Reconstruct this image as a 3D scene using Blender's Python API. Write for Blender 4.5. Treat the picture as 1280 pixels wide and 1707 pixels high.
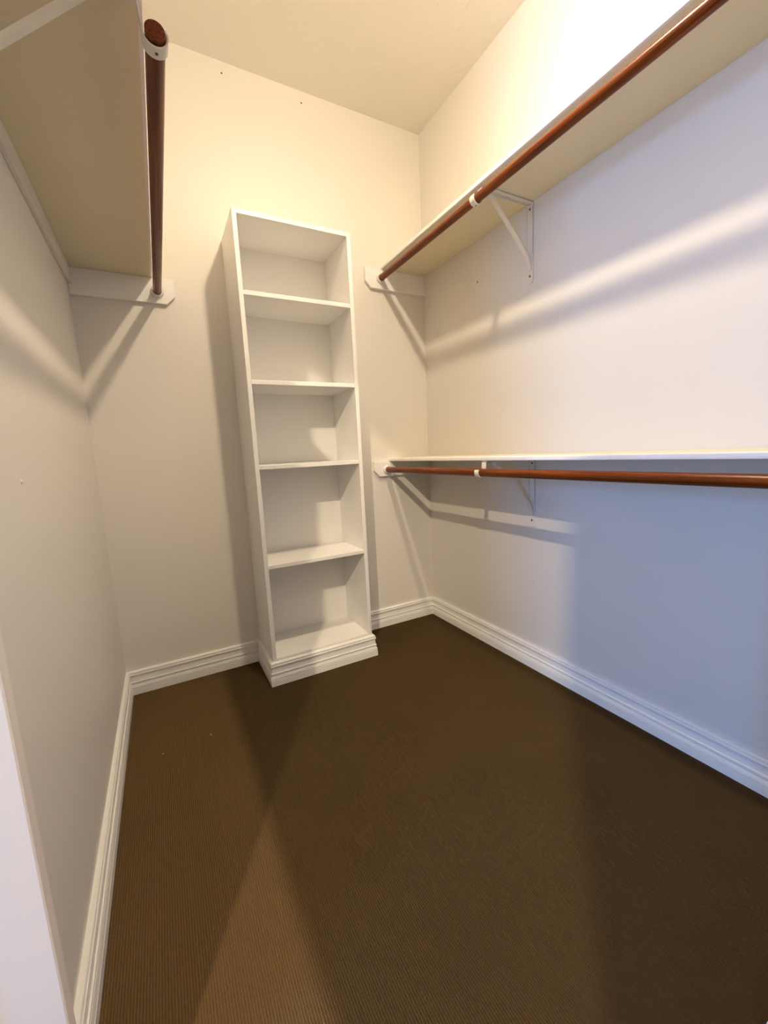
import bpy, bmesh, math, random
from mathutils import Matrix, Vector

for o in list(bpy.data.objects):
    bpy.data.objects.remove(o, do_unlink=True)
scene = bpy.context.scene
C = scene.collection
PI = math.pi

# ------------------------------------------------------------------ camera
CAM = Vector((-1.482, -2.1539, 1.0623))
YAW, PITCH, ROLL, FPX = -0.48986, -0.14529, -0.048426, 688.446
_f = Vector((-math.sin(YAW), math.cos(YAW), 0)); _r = Vector((math.cos(YAW), math.sin(YAW), 0)); _u = Vector((0, 0, 1))
_f2 = _f*math.cos(PITCH) + _u*math.sin(PITCH); _u2 = _u*math.cos(PITCH) - _f*math.sin(PITCH)
_r3 = _r*math.cos(ROLL) + _u2*math.sin(ROLL); _u3 = _u2*math.cos(ROLL) - _r*math.sin(ROLL)
cd = bpy.data.cameras.new('camera'); cam = bpy.data.objects.new('camera', cd); C.objects.link(cam)
cd.sensor_fit = 'VERTICAL'; cd.sensor_height = 36.0; cd.sensor_width = 27.0
cd.lens = FPX/1707*36.0; cd.clip_start = 0.01; cd.clip_end = 100
M = Matrix((( _r3.x, _u3.x, -_f2.x, CAM.x), (_r3.y, _u3.y, -_f2.y, CAM.y), (_r3.z, _u3.z, -_f2.z, CAM.z), (0, 0, 0, 1)))
cam.matrix_world = M
scene.camera = cam

# ------------------------------------------------------------------ world, daylight, exposure
w = bpy.data.worlds.new('sky'); scene.world = w; w.use_nodes = True
bg = w.node_tree.nodes['Background']; bg.inputs[0].default_value = (0.55, 0.72, 1.0, 1); bg.inputs[1].default_value = 1.0
WIN = dict(x=-5.1, y0=-4.1, y1=-2.7, z0=0.75, z1=2.25)           # window of the adjoining room
ld = bpy.data.lights.new('window_daylight', 'AREA'); ld.shape = 'RECTANGLE'
ld.size = WIN['y1']-WIN['y0']; ld.size_y = WIN['z1']-WIN['z0']
ld.energy = 165; ld.color = (0.15, 0.41, 1.0)
lo = bpy.data.objects.new('window_daylight', ld); C.objects.link(lo)
lo.location = (WIN['x']-0.12, (WIN['y0']+WIN['y1'])/2, (WIN['z0']+WIN['z1'])/2)
lo.rotation_euler = (0, -PI/2, 0)
BULB_CLOSET = 1170.0     # emission of the closet bulb
BULB_HALL = 10600.0       # emission of the lamp outside the doorway
WARM = (1.0, 0.81, 0.575)
scene.view_settings.view_transform = 'Standard'
scene.view_settings.look = 'None'
scene.view_settings.gamma = 1.0
scene.view_settings.use_curve_mapping = False
scene.view_settings.exposure = 0.25

# ------------------------------------------------------------------ dimensions (metres)
W = 1.722        # width: left wall x=-W, right wall x=0, back wall y=0
H = 2.808        # ceiling
YF = -2.80       # front wall
T = 0.12
HB = 0.1111      # baseboard height
BX0, BX1, BD, BH = -1.1158, -0.5961, 0.2928, 2.0604   # bookcase
OP0, OP1, OPH = -1.59, -2.655, 2.52                    # opening in the left wall

# ------------------------------------------------------------------ materials
def nodes(name):
    m = bpy.data.materials.new(name); m.use_nodes = True
    nt = m.node_tree; return m, nt, nt.nodes['Principled BSDF']
def N(nt, t, **kw):
    n = nt.nodes.new(t)
    for k, v in kw.items(): setattr(n, k, v)
    return n
def paint(name, col, rough=0.5, bump=0.0, scale=120.0, var=0.03, dist=0.001, spec=0.4):
    m, nt, b = nodes(name)
    tc = N(nt, 'ShaderNodeTexCoord')
    ns = N(nt, 'ShaderNodeTexNoise'); ns.inputs['Scale'].default_value = 2.2; ns.inputs['Detail'].default_value = 3
    nt.links.new(tc.outputs['Object'], ns.inputs['Vector'])
    mx = N(nt, 'ShaderNodeMix', data_type='RGBA')
    mx.inputs['A'].default_value = (*[c*(1-var) for c in col], 1); mx.inputs['B'].default_value = (*[min(1, c*(1+var)) for c in col], 1)
    nt.links.new(ns.outputs['Fac'], mx.inputs['Factor']); nt.links.new(mx.outputs['Result'], b.inputs['Base Color'])
    b.inputs['Roughness'].default_value = rough
    b.inputs['Specular IOR Level'].default_value = spec
    if bump:
        n2 = N(nt, 'ShaderNodeTexNoise'); n2.inputs['Scale'].default_value = scale; n2.inputs['Detail'].default_value = 4
        nt.links.new(tc.outputs['Object'], n2.inputs['Vector'])
        bp = N(nt, 'ShaderNodeBump'); bp.inputs['Strength'].default_value = bump; bp.inputs['Distance'].default_value = dist
        nt.links.new(n2.outputs['Fac'], bp.inputs['Height']); nt.links.new(bp.outputs['Normal'], b.inputs['Normal'])
    return m
MAT = {}
MAT['wall'] = paint('wall_paint', (0.82, 0.785, 0.725), 0.50, 0.25, 90, 0.012)
MAT['trim'] = paint('trim_gloss_paint', (0.93, 0.915, 0.88), 0.32, 0.05, 60, 0.012)
MAT['jamb'] = paint('jamb_paint', (0.94, 0.865, 0.78), 0.4, 0.05, 60, 0.012)
MAT['bracket'] = paint('bracket_enamel', (0.84, 0.79, 0.69), 0.35)
MAT['case'] = paint('cabinet_paint', (0.92, 0.905, 0.87), 0.38, 0.06, 60, 0.012)
MAT['shelf'] = paint('shelf_paint', (0.85, 0.765, 0.55), 0.45, 0.08, 60, 0.02)
MAT['metal'] = paint('white_enamel', (0.85, 0.83, 0.79), 0.30, 0.0)
MAT['screw'] = paint('dark_screw', (0.10, 0.085, 0.06), 0.4)
MAT['lint'] = paint('pale_lint', (0.55, 0.45, 0.30), 0.9)
MAT['hallfloor'] = paint('hall_floor', (0.16, 0.11, 0.07), 0.6)
MAT['hallwall'] = paint('hall_wall', (0.22, 0.21, 0.20), 0.7)

def ceiling_mat():
    m, nt, b = nodes('ceiling_knockdown')
    tc = N(nt, 'ShaderNodeTexCoord')
    b.inputs['Base Color'].default_value = (0.86, 0.83, 0.77, 1); b.inputs['Roughness'].default_value = 0.7
    n1 = N(nt, 'ShaderNodeTexNoise'); n1.inputs['Scale'].default_value = 14; n1.inputs['Detail'].default_value = 5
    nt.links.new(tc.outputs['Object'], n1.inputs['Vector'])
    rp = N(nt, 'ShaderNodeValToRGB'); rp.color_ramp.elements[0].position = 0.55; rp.color_ramp.elements[1].position = 0.66
    nt.links.new(n1.outputs['Fac'], rp.inputs['Fac'])
    bp = N(nt, 'ShaderNodeBump'); bp.inputs['Strength'].default_value = 0.35; bp.inputs['Distance'].default_value = 0.002
    nt.links.new(rp.outputs['Color'], bp.inputs['Height']); nt.links.new(bp.outputs['Normal'], b.inputs['Normal'])
    return m
MAT['ceiling'] = ceiling_mat()

def carpet_mat():
    m, nt, b = nodes('ribbed_carpet')
    tc = N(nt, 'ShaderNodeTexCoord')
    mp = N(nt, 'ShaderNodeMapping'); mp.inputs['Scale'].default_value = (170, 130, 110)
    nt.links.new(tc.outputs['Object'], mp.inputs['Vector'])
    n1 = N(nt, 'ShaderNodeTexNoise'); n1.inputs['Scale'].default_value = 1.6; n1.inputs['Detail'].default_value = 3
    nt.links.new(mp.outputs['Vector'], n1.inputs['Vector'])
    n2 = N(nt, 'ShaderNodeTexNoise'); n2.inputs['Scale'].default_value = 3.0; n2.inputs['Detail'].default_value = 4
    nt.links.new(tc.outputs['Object'], n2.inputs['Vector'])
    c1 = N(nt, 'ShaderNodeMix', data_type='RGBA'); c1.inputs['A'].default_value = (0.050, 0.0305, 0.0132, 1); c1.inputs['B'].default_value = (0.100, 0.0645, 0.0305, 1)
    nt.links.new(n1.outputs['Fac'], c1.inputs['Factor'])
    c2 = N(nt, 'ShaderNodeMix', data_type='RGBA', blend_type='MULTIPLY'); c2.inputs['Factor'].default_value = 1.0
    rp = N(nt, 'ShaderNodeValToRGB'); rp.color_ramp.elements[0].position = 0.3; rp.color_ramp.elements[0].color = (0.90, 0.90, 0.88, 1); rp.color_ramp.elements[1].position = 0.7
    nt.links.new(n2.outputs['Fac'], rp.inputs['Fac'])
    nt.links.new(c1.outputs['Result'], c2.inputs['A']); nt.links.new(rp.outputs['Color'], c2.inputs['B'])
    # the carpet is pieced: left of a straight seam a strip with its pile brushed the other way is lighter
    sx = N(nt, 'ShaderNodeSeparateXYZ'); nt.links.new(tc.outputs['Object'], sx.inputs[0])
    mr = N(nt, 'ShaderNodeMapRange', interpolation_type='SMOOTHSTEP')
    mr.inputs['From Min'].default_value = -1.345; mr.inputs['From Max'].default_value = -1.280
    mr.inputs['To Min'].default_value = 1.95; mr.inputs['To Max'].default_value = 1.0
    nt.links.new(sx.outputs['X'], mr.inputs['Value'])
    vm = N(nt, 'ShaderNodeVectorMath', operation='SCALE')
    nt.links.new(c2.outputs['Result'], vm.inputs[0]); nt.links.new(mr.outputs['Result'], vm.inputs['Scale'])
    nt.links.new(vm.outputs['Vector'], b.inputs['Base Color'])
    b.inputs['Roughness'].default_value = 1.0; b.inputs['Specular IOR Level'].default_value = 0.0
    bp = N(nt, 'ShaderNodeBump'); bp.inputs['Strength'].default_value = 0.45; bp.inputs['Distance'].default_value = 0.0015
    nt.links.new(n1.outputs['Fac'], bp.inputs['Height']); nt.links.new(bp.outputs['Normal'], b.inputs['Normal'])
    return m
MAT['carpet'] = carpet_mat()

def wood_mat():
    m, nt, b = nodes('stained_wood_rod')
    tc = N(nt, 'ShaderNodeTexCoord')
    mp = N(nt, 'ShaderNodeMapping'); mp.inputs['Scale'].default_value = (260, 5, 260)
    nt.links.new(tc.outputs['Object'], mp.inputs['Vector'])
    n1 = N(nt, 'ShaderNodeTexNoise'); n1.inputs['Scale'].default_value = 1.0; n1.inputs['Detail'].default_value = 5
    nt.links.new(mp.outputs['Vector'], n1.inputs['Vector'])
    rp = N(nt, 'ShaderNodeValToRGB')
    rp.color_ramp.elements[0].position = 0.32; rp.color_ramp.elements[0].color = (0.078, 0.0120, 0.0012, 1)
    rp.color_ramp.elements[1].position = 0.68; rp.color_ramp.elements[1].color = (0.215, 0.047, 0.0030, 1)
    nt.links.new(n1.outputs['Fac'], rp.inputs['Fac']); nt.links.new(rp.outputs['Color'], b.inputs['Base Color'])
    b.inputs['Roughness'].default_value = 0.30; b.inputs['Specular IOR Level'].default_value = 0.32
    return m
MAT['wood'] = wood_mat()

def bulb_mat(name, strength):
    m, nt, b = nodes(name)
    b.inputs['Base Color'].default_value = (0.9, 0.85, 0.75, 1)
    b.inputs['Emission Color'].default_value = (*WARM, 1); b.inputs['Emission Strength'].default_value = strength
    return m
MAT['bulb'] = bulb_mat('closet_bulb_glow', BULB_CLOSET)
MAT['hallbulb'] = bulb_mat('hall_bulb_glow', BULB_HALL)
def pane_mat():
    m, nt, b = nodes('window_glass')
    out = nt.nodes['Material Output']
    t = N(nt, 'ShaderNodeBsdfTransparent'); g = N(nt, 'ShaderNodeBsdfGlossy'); g.inputs['Roughness'].default_value = 0.02
    mx = N(nt, 'ShaderNodeMixShader'); mx.inputs[0].default_value = 0.06
    nt.links.new(t.outputs[0], mx.inputs[1]); nt.links.new(g.outputs[0], mx.inputs[2]); nt.links.new(mx.outputs[0], out.inputs['Surface'])
    return m
MAT['pane'] = pane_mat()

# ------------------------------------------------------------------ mesh helpers
def add_box(bm, a, b, bevel=0.0, seg=2):
    x0, x1 = sorted((a[0], b[0])); y0, y1 = sorted((a[1], b[1])); z0, z1 = sorted((a[2], b[2]))
    v = [bm.verts.new(p) for p in ((x0,y0,z0),(x1,y0,z0),(x1,y1,z0),(x0,y1,z0),(x0,y0,z1),(x1,y0,z1),(x1,y1,z1),(x0,y1,z1))]
    fs = [bm.faces.new([v[i] for i in q]) for q in ((0,3,2,1),(4,5,6,7),(0,1,5,4),(1,2,6,5),(2,3,7,6),(3,0,4,7))]
    if bevel:
        es = list({e for f in fs for e in f.edges})
        bmesh.ops.bevel(bm, geom=es, offset=bevel, segments=seg, affect='EDGES', profile=0.5)
def box(*a, **k):
    bm = bmesh.new(); add_box(bm, *a, **k); return bm
def add_prism(bm, pts, direction, bevel=0.0):
    """polygon pts (3-D, planar) extruded along direction"""
    d = Vector(direction)
    a = [bm.verts.new(p) for p in pts]; b = [bm.verts.new(Vector(p)+d) for p in pts]
    n = len(pts); fs = [bm.faces.new(a), bm.faces.new(b[::-1])]
    for i in range(n):
        fs.append(bm.faces.new((a[i], b[i], b[(i+1) % n], a[(i+1) % n])))
    bmesh.ops.recalc_face_normals(bm, faces=fs)
    if bevel:
        bmesh.ops.bevel(bm, geom=list({e for f in fs for e in f.edges}), offset=bevel, segments=2, affect='EDGES', profile=0.5)
def add_lathe(bm, prof, origin, axis, seg=24):
    """prof: list of (radius, distance along axis)"""
    ax = Vector(axis).normalized(); t = Vector((0, 0, 1)) if abs(ax.z) < .9 else Vector((1, 0, 0))
    e1 = ax.cross(t).normalized(); e2 = ax.cross(e1)
    rings = []
    for r, h in prof:
        c = Vector(origin) + ax*h
        if r < 1e-6: rings.append([bm.verts.new(c)])
        else: rings.append([bm.verts.new(c + e1*r*math.cos(2*PI*i/seg) + e2*r*math.sin(2*PI*i/seg)) for i in range(seg)])
    fs = []
    for A, B in zip(rings[:-1], rings[1:]):
        for i in range(seg):
            j = (i+1) % seg
            q = [A[i % len(A)], A[j % len(A)], B[j % len(B)], B[i % len(B)]]
            u = []
            for x in q:
                if x not in u: u.append(x)
            if len(u) > 2: fs.append(bm.faces.new(u))
    bmesh.ops.recalc_face_normals(bm, faces=fs)
def lathe(*a, **k):
    bm = bmesh.new(); add_lathe(bm, *a, **k); return bm
def sweep(path, prof, closed_ends=True):
    """baseboard: path = list of (x, y, nx, ny): wall point + mitre offset vector per unit depth; prof = (depth, z)"""
    bm = bmesh.new(); rings = []
    for x, y, nx, ny in path:
        rings.append([bm.verts.new((x+nx*d, y+ny*d, z)) for d, z in prof])
    n = len(prof)
    for A, B in zip(rings[:-1], rings[1:]):
        for i in range(n):
            j = (i+1) % n
            bm.faces.new((A[i], A[j], B[j], B[i]))
    if closed_ends:
        bm.faces.new(rings[0]); bm.faces.new(rings[-1][::-1])
    bmesh.ops.recalc_face_normals(bm, faces=bm.faces[:])
    return bm
def obj(name, bm, mat, parent=None, smooth=False, label=None):
    me = bpy.data.meshes.new(name); bm.to_mesh(me); bm.free()
    me.materials.append(MAT[mat])
    if smooth:
        for p in me.polygons: p.use_smooth = True
        try: me.set_sharp_from_angle(angle=math.radians(35))
        except Exception: pass
    o = bpy.data.objects.new(name, me); C.objects.link(o)
    if parent is not None:
        o.parent = parent
        o.matrix_parent_inverse = Matrix.Translation(-parent.location)
    if label: o['label'] = label
    return o
def tag(o, label, cat, group=None, kind=None):
    o['label'] = label; o['category'] = cat
    if group: o['group'] = group
    if kind: o['kind'] = kind
    return o
def thing(name, label, cat, loc, group=None, kind=None):
    o = bpy.data.objects.new(name, None); C.objects.link(o); o.location = loc; o.empty_display_size = 0.05
    return tag(o, label, cat, group, kind)
def struct(name, bm, mat, label, cat, parent=None, smooth=False):
    o = obj(name, bm, mat, parent, smooth)
    return tag(o, label, cat, kind='structure')

# ------------------------------------------------------------------ the room
def ribbed_floor():
    bm = bmesh.new(); per = 0.0056; k = 6; amp = 0.0022
    x0 = -W-T; n = int((-x0)/per*k)+1
    ys = [0.0, -0.65, -1.3, -1.95, YF]
    rows = [[bm.verts.new((min(0.0, x0+i*per/k), y, -amp+amp*abs(math.sin(PI*i/k))**0.8)) for i in range(n+1)] for y in ys]
    for A, B in zip(rows[:-1], rows[1:]):
        for i in range(n):
            bm.faces.new((A[i], B[i], B[i+1], A[i+1]))
    lo_ = [bm.verts.new(p) for p in ((x0, 0, -.08), (0, 0, -.08), (0, YF, -.08), (x0, YF, -.08))]
    bm.faces.new(lo_)
    return bm
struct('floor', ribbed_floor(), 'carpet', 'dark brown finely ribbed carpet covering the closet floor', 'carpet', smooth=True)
struct('ceiling', box((-W-T, YF-T, H), (T, T, H+.1)), 'ceiling', 'cream textured ceiling of the closet', 'ceiling')
struct('wall_back', box((-W-T, 0, -.08), (T, T, H)), 'wall', 'cream painted wall behind the tall bookcase', 'wall')
struct('wall_right', box((0, YF-T, -.08), (T, 0, H)), 'wall', 'painted wall carrying two shelves and two brown rods', 'wall')
bm = bmesh.new()
add_box(bm, (-W-T, OP0, -.08), (-W, 0, H))
add_box(bm, (-W-T, OP1, OPH), (-W, OP0, H))
add_box(bm, (-W-T, YF-T, -.08), (-W, OP1, H))
struct('wall_left', bm, 'wall', 'painted wall below the single shelf with short brown rod', 'wall')
bm = bmesh.new()
add_box(bm, (-W, YF-T, -.08), (0, YF, H))
add_box(bm, (-0.686, YF, -.08), (0, -1.962, H))
struct('wall_front', bm, 'wall', 'painted wall at the near end of the closet', 'wall')

# jamb of the opening (the pale upright at the left edge of the picture)
JX = -1.655
t = thing('trim_1', 'pale pinkish upright door jamb at the near left edge', 'door jamb', (-1.76, OP0, 0), kind='structure')
obj('jamb_board', box((-W-T-.02, OP0-.0, 0), (JX, OP0+.022, OPH), bevel=.003), 'jamb', t)
obj('jamb_stop', box((-1.80, OP0-.012, 0), (-1.735, OP0+.001, OPH), bevel=.002), 'jamb', t)
obj('jamb_board', box((-W-T-.02, OP1-.09, 0), (-W+.018, OP1+.0, OPH), bevel=.003), 'trim', t)
obj('head_board', box((-W-T-.02, OP1, OPH-.001), (-W+.018, OP0, OPH+.09), bevel=.003), 'trim', t)

# baseboards
PROF = [(0, 0), (.0192, 0), (.0192, .0300), (.0150, .0312), (.0150, .0332), (.0190, .0344), (.0184, .0390), (.0158, .0492),
        (.0100, .0502), (.0100, .0548), (.0160, .0556), (.0160, .0612), (.0124, .0622), (.0112, .0890), (.0146, .0902),
        (.0156, .0930), (.0148, .0972), (.0108, .0982), (.0108, .1006), (.0130, .1014), (.0132, .1056), (.0112, .1090), (.0080, .1108), (0, HB)]
struct('baseboard_right', sweep([(0, 0, -1, -1), (0, -1.962, -1, 1)], PROF), 'trim', 'stepped white baseboard along the wall under the lower rod', 'baseboard')
struct('baseboard_back', sweep([(0, 0, -1, -1), (BX1, 0, 0, -1)], PROF), 'trim', 'short white baseboard in the corner right of the bookcase', 'baseboard')
struct('baseboard_rear_left', sweep([(BX0, 0, 0, -1), (-W, 0, 1, -1)], PROF), 'trim', 'white baseboard between the bookcase and the left corner', 'baseboard')
struct('baseboard_left', sweep([(-W, 0, 1, -1), (-W, OP0+.022, 1, 0)], PROF), 'trim', 'long stepped white baseboard running to the near left jamb', 'baseboard')
struct('baseboard_front', sweep([(0, -1.962, -1, 1), (-.686, -1.962, -1, 1), (-.686, YF, -1, 0)], PROF), 'trim', 'white baseboard at the near right corner of the carpet', 'baseboard')

# ------------------------------------------------------------------ bookcase
t = thing('bookcase', 'tall narrow white bookcase with five open compartments against back wall', 'bookcase', ((BX0+BX1)/2, -BD/2, 0))
PT = 0.0185; bx0i, bx1i = BX0+PT, BX1-PT
obj('side_panel', box((BX0, -BD, 0), (bx0i, -.0005, BH), bevel=.0015), 'case', t)
obj('side_panel', box((bx1i, -BD, 0), (BX1, -.0005, BH), bevel=.0015), 'case', t)
obj('top_panel', box((bx0i, -BD, BH-.019), (bx1i, -.0005, BH-.0005), bevel=.0015), 'case', t)
for z in (1.7521, 1.3918, 1.0266, 0.5724):
    obj('shelf', box((bx0i, -BD+.002, z-.0185), (bx1i, -.010, z), bevel=.0018), 'case', t)
obj('bottom_shelf', box((bx0i, -BD+.0005, .105), (bx1i, -.010, .1245), bevel=.0015), 'case', t)
obj('back_panel', box((bx0i, -.010, .10), (bx1i, -.0010, BH-.019)), 'case', t)
pl = obj('plinth_molding', sweep([(BX0, -.019, -1, 0), (BX0, -BD, -1, -1), (BX1, -BD, 1, -1), (BX1, -.019, 1, 0)], PROF), 'trim', t)

# ------------------------------------------------------------------ shelves, cleats, rods, brackets
RR = 0.0165
def shelf_board(x0, x1, y0, y1, z, label, front):
    """board with a white rounded edge strip on its front long side"""
    th = 0.0175; s = front; r = 0.004; es = 0.008
    fx = x0 if front < 0 else x1; wx = x1 if front < 0 else x0
    o = obj('closet_shelf', box((wx, y0, z), (fx-s*es, y1, z+th)), 'shelf')
    bm = bmesh.new(); sec = [(fx-s*es, z), (fx-s*es, z+th)]
    for k in range(5):
        a = PI/2*(1-k/4); sec.append((fx-s*r+s*r*math.cos(a), z+th-r+r*math.sin(a)))
    for k in range(5):
        a = -PI/2*k/4; sec.append((fx-s*r*.5+s*r*.5*math.cos(a), z+r*.5+r*.5*math.sin(a)))
    add_prism(bm, [(x, y0, zz) for x, zz in sec], (0, y1-y0, 0))
    obj('edge_strip', bm, 'trim', o, smooth=True, label='white rounded front edge')
    return tag(o, label, 'shelf')
YE = -1.960
shelf_board(-.287, -.0005, -.0005, YE, 2.058, 'upper white shelf above the long slanting brown rod', -1)
shelf_board(-.2895, -.0005, -.0005, YE, 1.0045, 'lower white shelf at waist height above the lower brown rod', -1)
shelf_board(-W+.0005, -1.4185, -.0005, -1.43, 1.8515, 'white shelf overhead on the left wall, seen from below', 1)

def end_cleat(xw, xe, rx, rz, z0, z1, label):
    """board on the back wall: wall side xw, free end xe with a chamfered lower corner, round socket for the rod"""
    s = 1 if xe > xw else -1; ch = 0.034
    t = thing('support_cleat', label, 'cleat', ((xw+xe)/2, 0, z0))
    bm = bmesh.new()
    pts = [(xw, 0, z1), (xe, 0, z1), (xe, 0, z0+ch), (xe-s*ch, 0, z0), (xw, 0, z0)]
    add_prism(bm, [(x, -.0005, z) for x, _, z in pts], (0, -.0185, 0), bevel=.0012)
    obj('board', bm, 'trim', t)
    bm = bmesh.new()
    add_lathe(bm, [(RR+.0005, .001), (RR+.009, .001), (RR+.009, .006), (RR+.0055, .011), (RR+.0045, .016), (RR+.0008, .016), (RR+.0008, .001)], (rx, -.019, rz), (0, -1, 0), 28)
    obj('rod_socket', bm, 'metal', t, smooth=True, label='round white cup holding the rod end')
end_cleat(-.0005, -.388, -.2971, 2.0052, 1.9525, 2.0575, 'white cleat on back wall holding end of upper right rod')
end_cleat(-.0005, -.392, -.3091, .9564, .9185, 1.0040, 'white cleat on back wall holding end of lower rod')
end_cleat(-W+.0005, -1.338, -1.4055, 1.7951, 1.748, 1.851, 'white cleat on back wall holding far end of left rod')
tag(obj('wall_batten', box((-W+.0005, -1.42, 1.785), (-W+.0125, -.020, 1.851), bevel=.001), 'wall'),
    'thin white batten under the shelf along the left wall', 'batten')

def rod(x, z, y0, y1, label):
    bm = bmesh.new(); n = 14
    prof = [(0, 0), (RR-.001, 0), (RR, .001)] + [(RR, (y0-y1)*k/n) for k in range(1, n)] + [(RR, y0-y1-.001), (RR-.001, y0-y1), (0, y0-y1)]
    add_lathe(bm, prof, (0, 0, 0), (0, -1, 0), 28)
    o = obj('closet_rod', bm, 'wood', smooth=True); o.location = (x, y0, z)
    return tag(o, label, 'closet rod')
rod(-.2971, 2.0052, -.022, YE, 'long reddish brown wooden rod under the upper right shelf')
rod(-.3091, .9564, -.022, YE, 'reddish brown wooden rod under the lower waist-high shelf')
rod(-1.4055, 1.7951, -.022, -1.262, 'brown wooden rod with cut end hanging under the left shelf')

def strip(bm, pts, width, thick, up):
    """flat bar following pts in a plane y=const: width along y, thick in plane"""
    n = len(pts); rings = []
    for i, p in enumerate(pts):
        a = Vector(pts[max(i-1, 0)]); b = Vector(pts[min(i+1, n-1)])
        d = (b-a); d.y = 0; d.normalize(); nrm = Vector((-d.z, 0, d.x))
        wd = width[i] if isinstance(width, (list, tuple)) else width
        th = thick[i] if isinstance(thick, (list, tuple)) else thick
        P = Vector(p)
        rings.append([bm.verts.new(P+nrm*sx*th/2+Vector((0, sy*wd/2, 0))) for sx, sy in ((-1, -1), (1, -1), (1, 1), (-1, 1))])
    fs = []
    for A, B in zip(rings[:-1], rings[1:]):
        for i in range(4):
            j = (i+1) % 4; fs.append(bm.faces.new((A[i], A[j], B[j], B[i])))
    fs.append(bm.faces.new(rings[0])); fs.append(bm.faces.new(rings[-1][::-1]))
    bmesh.ops.recalc_face_normals(bm, faces=fs)
    return fs

def bracket(xw, s, yb, zs, rx, rz, label):
    """xw wall plane, s = direction into the room (+1/-1 in x), zs shelf underside"""
    t = thing('shelf_bracket', label, 'bracket', (xw, yb, zs-.32))
    X = lambda d: xw+s*d
    # wall leg: channel with rounded bottom
    bm = bmesh.new(); hw = .0165; z1 = zs-.001; z0 = zs-.318
    pts = [(-hw, z1), (-hw, z0+hw)] + [(hw*math.cos(a), z0+hw+hw*math.sin(a)) for a in [PI+PI*k/10 for k in range(1, 10)]] + [(hw, z0+hw), (hw, z1)]
    add_prism(bm, [(X(.0006), yb+y, z) for y, z in pts], (s*.0035, 0, 0))
    leg = obj('wall_leg', bm, 'bracket', t)
    bm = bmesh.new()
    for sy in (-1, 1):
        add_box(bm, (X(.003), yb+sy*(hw-.0012), z0+.10), (X(.009), yb+sy*hw, z1))
    obj('leg_flange', bm, 'bracket', leg)
    # arm under the shelf
    arm_end = abs(rx-xw)-.022
    bm = bmesh.new()
    add_box(bm, (X(.001), yb-.0135, zs-.0038), (X(arm_end), yb+.0135, zs-.0006), bevel=.0006)
    for sy in (-1, 1):
        add_box(bm, (X(.004), yb+sy*.0135, zs-.010), (X(arm_end-.03), yb+sy*.0123, zs-.002))
    obj('arm', bm, 'bracket', t)
    # strut
    bm = bmesh.new()
    top = (X(.238), yb, zs-.008); mid = (X(.026), yb, zs-.205)
    pth = [top, (X(.212), yb, zs-.030)]
    for k in range(1, 7):
        f = k/6; pth.append((pth[1][0]*(1-f)+mid[0]*f, yb, pth[1][2]*(1-f)+mid[2]*f))
    pth += [(X(.014), yb, zs-.228), (X(.0080), yb, zs-.246), (X(.0062), yb, zs-.264)]
    strip(bm, pth, .0165, [.004]+[.007]*7+[.006, .0045, .0035], None)
    obj('strut', bm, 'bracket', t, smooth=True)
    # hook: stem drops from the arm tip, then cradles the rod from behind under to the front
    bm = bmesh.new(); R = RR+.0035
    # angle measured so that 0 = into the room, -90 = below, 180 = wall side
    pth = [(X(arm_end-.010), yb, zs-.0045), (X(arm_end-.001), yb, zs-.008)]
    a0, a1 = math.radians(165), math.radians(395)
    for k in range(19):
        a = a0+(a1-a0)*k/18
        pth.append((rx+s*R*math.cos(a), yb, rz+R*math.sin(a)))
    strip(bm, pth, .024, .0028, None)
    obj('rod_hook', bm, 'bracket', t, smooth=True)
    # screws
    for zz in (zs-.026, z0+.031):
        obj('screw', lathe([(0, .0), (.0046, .0), (.0042, .0018), (0, .0028)], (X(.0038), yb, zz), (s, 0, 0), 12), 'screw', leg)
    obj('screw', lathe([(0, 0), (.0030, 0), (.0026, .0012), (0, .0018)], (rx, yb, rz-R-.0012), (0, 0, -1), 10), 'screw', t)
bracket(0, -1, -.806, 2.058, -.2971, 2.0052, 'white metal bracket under the upper right shelf')
bracket(0, -1, -.822, 1.0045, -.3091, .9564, 'white metal bracket under the lower waist-high shelf')
bracket(-W, 1, -1.243, 1.8515, -1.4055, 1.7951, 'white metal bracket clasping the cut end of the left rod')

# ------------------------------------------------------------------ small marks on the walls and carpet
def nail(loc, axis, label, mat='screw', r=.0035, group=None):
    o = obj('wall_nail', lathe([(0, 0), (r, 0), (r, .0012), (r*.7, .0024), (0, .0028)], (0, 0, 0), axis, 10), mat); o.location = loc
    tag(o, label, 'nail', group)
nail((-1.045, 0, 2.761), (0, -1, 0), 'left one of two small nails high on the back wall', group='nails in the walls')
nail((-.680, 0, 2.756), (0, -1, 0), 'right one of two small nails high on the back wall', group='nails in the walls')
nail((0, -.473, 1.868), (-1, 0, 0), 'small dark nail in right wall beside the upper bracket', group='nails in the walls')
nail((-W, -1.107, 1.038), (1, 0, 0), 'small white screw head in the left wall', 'metal', .004, group='nails in the walls')
random.seed(4)
def crumb(x, y, label):
    bm = bmesh.new(); bmesh.ops.create_icosphere(bm, subdivisions=1, radius=.0032)
    for v in bm.verts: v.co *= random.uniform(.6, 1.3); v.co.z *= .6
    o = obj('lint_crumb', bm, 'lint'); o.location = (x, y, .001); tag(o, label, 'crumb', 'crumbs on the carpet')
crumb(-1.420, -.514, 'tiny pale crumb on carpet, nearer the bookcase')
crumb(-1.587, -.532, 'tiny pale crumb on carpet, nearer the left baseboard')

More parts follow.
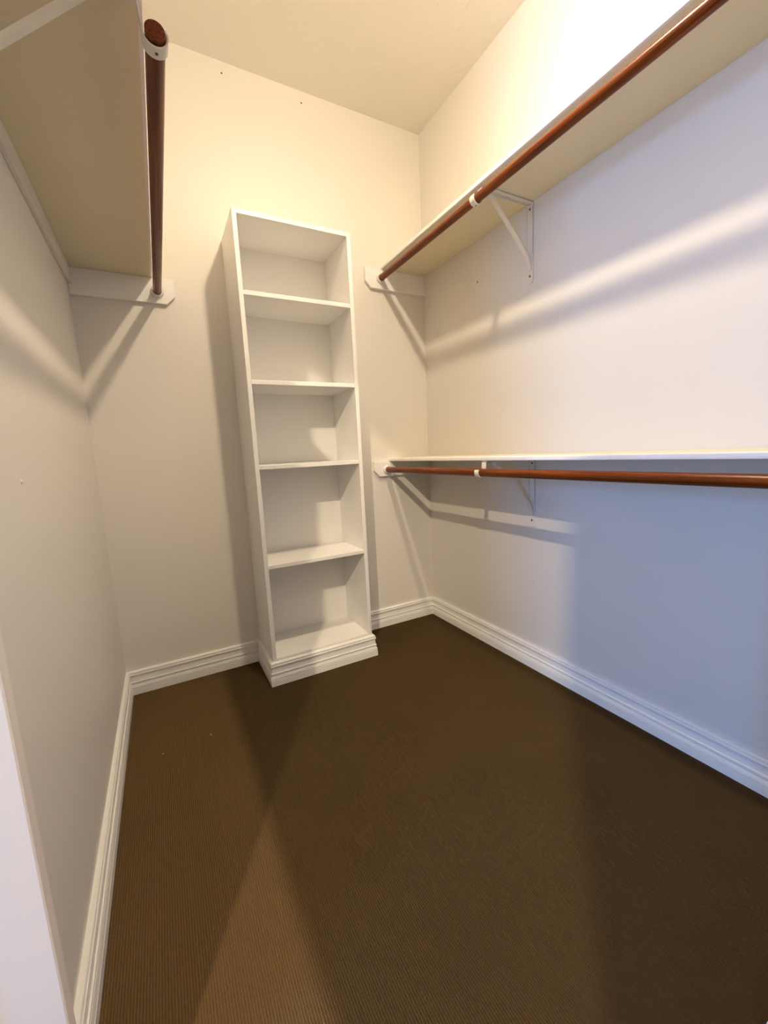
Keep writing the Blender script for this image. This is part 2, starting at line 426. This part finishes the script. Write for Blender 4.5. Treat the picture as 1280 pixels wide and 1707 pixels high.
# ------------------------------------------------------------------ ceiling lamp of the closet (above the frame)
def lamp(name, x, y, z, zc, mat, label, br=.036, flat=1.0):
    t = thing(name, label, 'ceiling lamp', (x, y, zc))
    obj('lamp_base', lathe([(0, .0), (.055, .0), (.055, .010), (.045, .018), (.026, .022), (.020, max(.023, zc-z-br*flat*.9)), (0, max(.023, zc-z-br*flat*.9))], (x, y, zc), (0, 0, -1), 28), 'metal', t, smooth=True)
    prof = [(br*math.sin(PI*k/12), -br*flat*math.cos(PI*k/12)) for k in range(13)]
    obj('bulb', lathe(prof, (x, y, z), (0, 0, -1), 20), mat, t, smooth=True)
lamp('ceiling_lamp', -.805, -1.21, 2.742, H, 'bulb', 'round bulb lamp on the closet ceiling, above the frame', .041, .25)

# ------------------------------------------------------------------ adjoining room beyond the opening (not in view; it brings the daylight)
AX0, AX1, AY0, AY1, AH = -5.1, -W-T, -5.2, -.8, 3.36
struct('floor_adjoining', box((AX0, AY0, -.08), (AX1, AY1, 0)), 'hallfloor', 'brown floor of the room beyond the opening', 'floor')
struct('ceiling_adjoining', box((AX0, AY0, AH), (AX1, AY1, AH+.1)), 'hallwall', 'ceiling of the room beyond the opening', 'ceiling')
bm = bmesh.new()
add_box(bm, (AX0-T, AY0-T, 0), (AX0, WIN['y0'], AH)); add_box(bm, (AX0-T, WIN['y1'], 0), (AX0, AY1+T, AH))
add_box(bm, (AX0-T, WIN['y0'], 0), (AX0, WIN['y1'], WIN['z0'])); add_box(bm, (AX0-T, WIN['y0'], WIN['z1']), (AX0, WIN['y1'], AH))
struct('wall_window_side', bm, 'hallwall', 'wall with the window in the room beyond', 'wall')
bm = bmesh.new(); add_box(bm, (AX0, AY0-T, 0), (AX1, AY0, AH)); struct('wall_adjoining_near', bm, 'hallwall', 'near wall of the room beyond the opening', 'wall')
bm = bmesh.new(); add_box(bm, (AX0, AY1, 0), (AX1, AY1+T, AH)); struct('wall_adjoining_far', bm, 'hallwall', 'far wall of the room beyond the opening', 'wall')
bm = bmesh.new(); add_box(bm, (AX1, AY0-T, 0), (AX1+T, YF-T, AH)); add_box(bm, (AX1, YF-T, H), (AX1+T, AY1+T, AH)); struct('wall_adjoining_side', bm, 'hallwall', 'wall above and beside the closet opening', 'wall')
t = thing('window_1', 'white framed window in the room beyond the opening', 'window', (AX0-.06, (WIN['y0']+WIN['y1'])/2, WIN['z0']), kind='structure')
bm = bmesh.new()
for a, b in (((AX0-.10, WIN['y0'], WIN['z0']), (AX0-.03, WIN['y0']+.05, WIN['z1'])), ((AX0-.10, WIN['y1']-.05, WIN['z0']), (AX0-.03, WIN['y1'], WIN['z1'])),
             ((AX0-.10, WIN['y0']+.05, WIN['z0']), (AX0-.03, WIN['y1']-.05, WIN['z0']+.05)), ((AX0-.10, WIN['y0']+.05, WIN['z1']-.05), (AX0-.03, WIN['y1']-.05, WIN['z1']))):
    add_box(bm, a, b)
obj('window_frame', bm, 'trim', t)
obj('pane', box((AX0-.068, WIN['y0']+.05, WIN['z0']+.05), (AX0-.062, WIN['y1']-.05, WIN['z1']-.05)), 'pane', t)
lamp('hall_lamp', -2.69, -3.39, 3.27, AH, 'hallbulb', 'round bulb lamp on ceiling of the room beyond', .026)
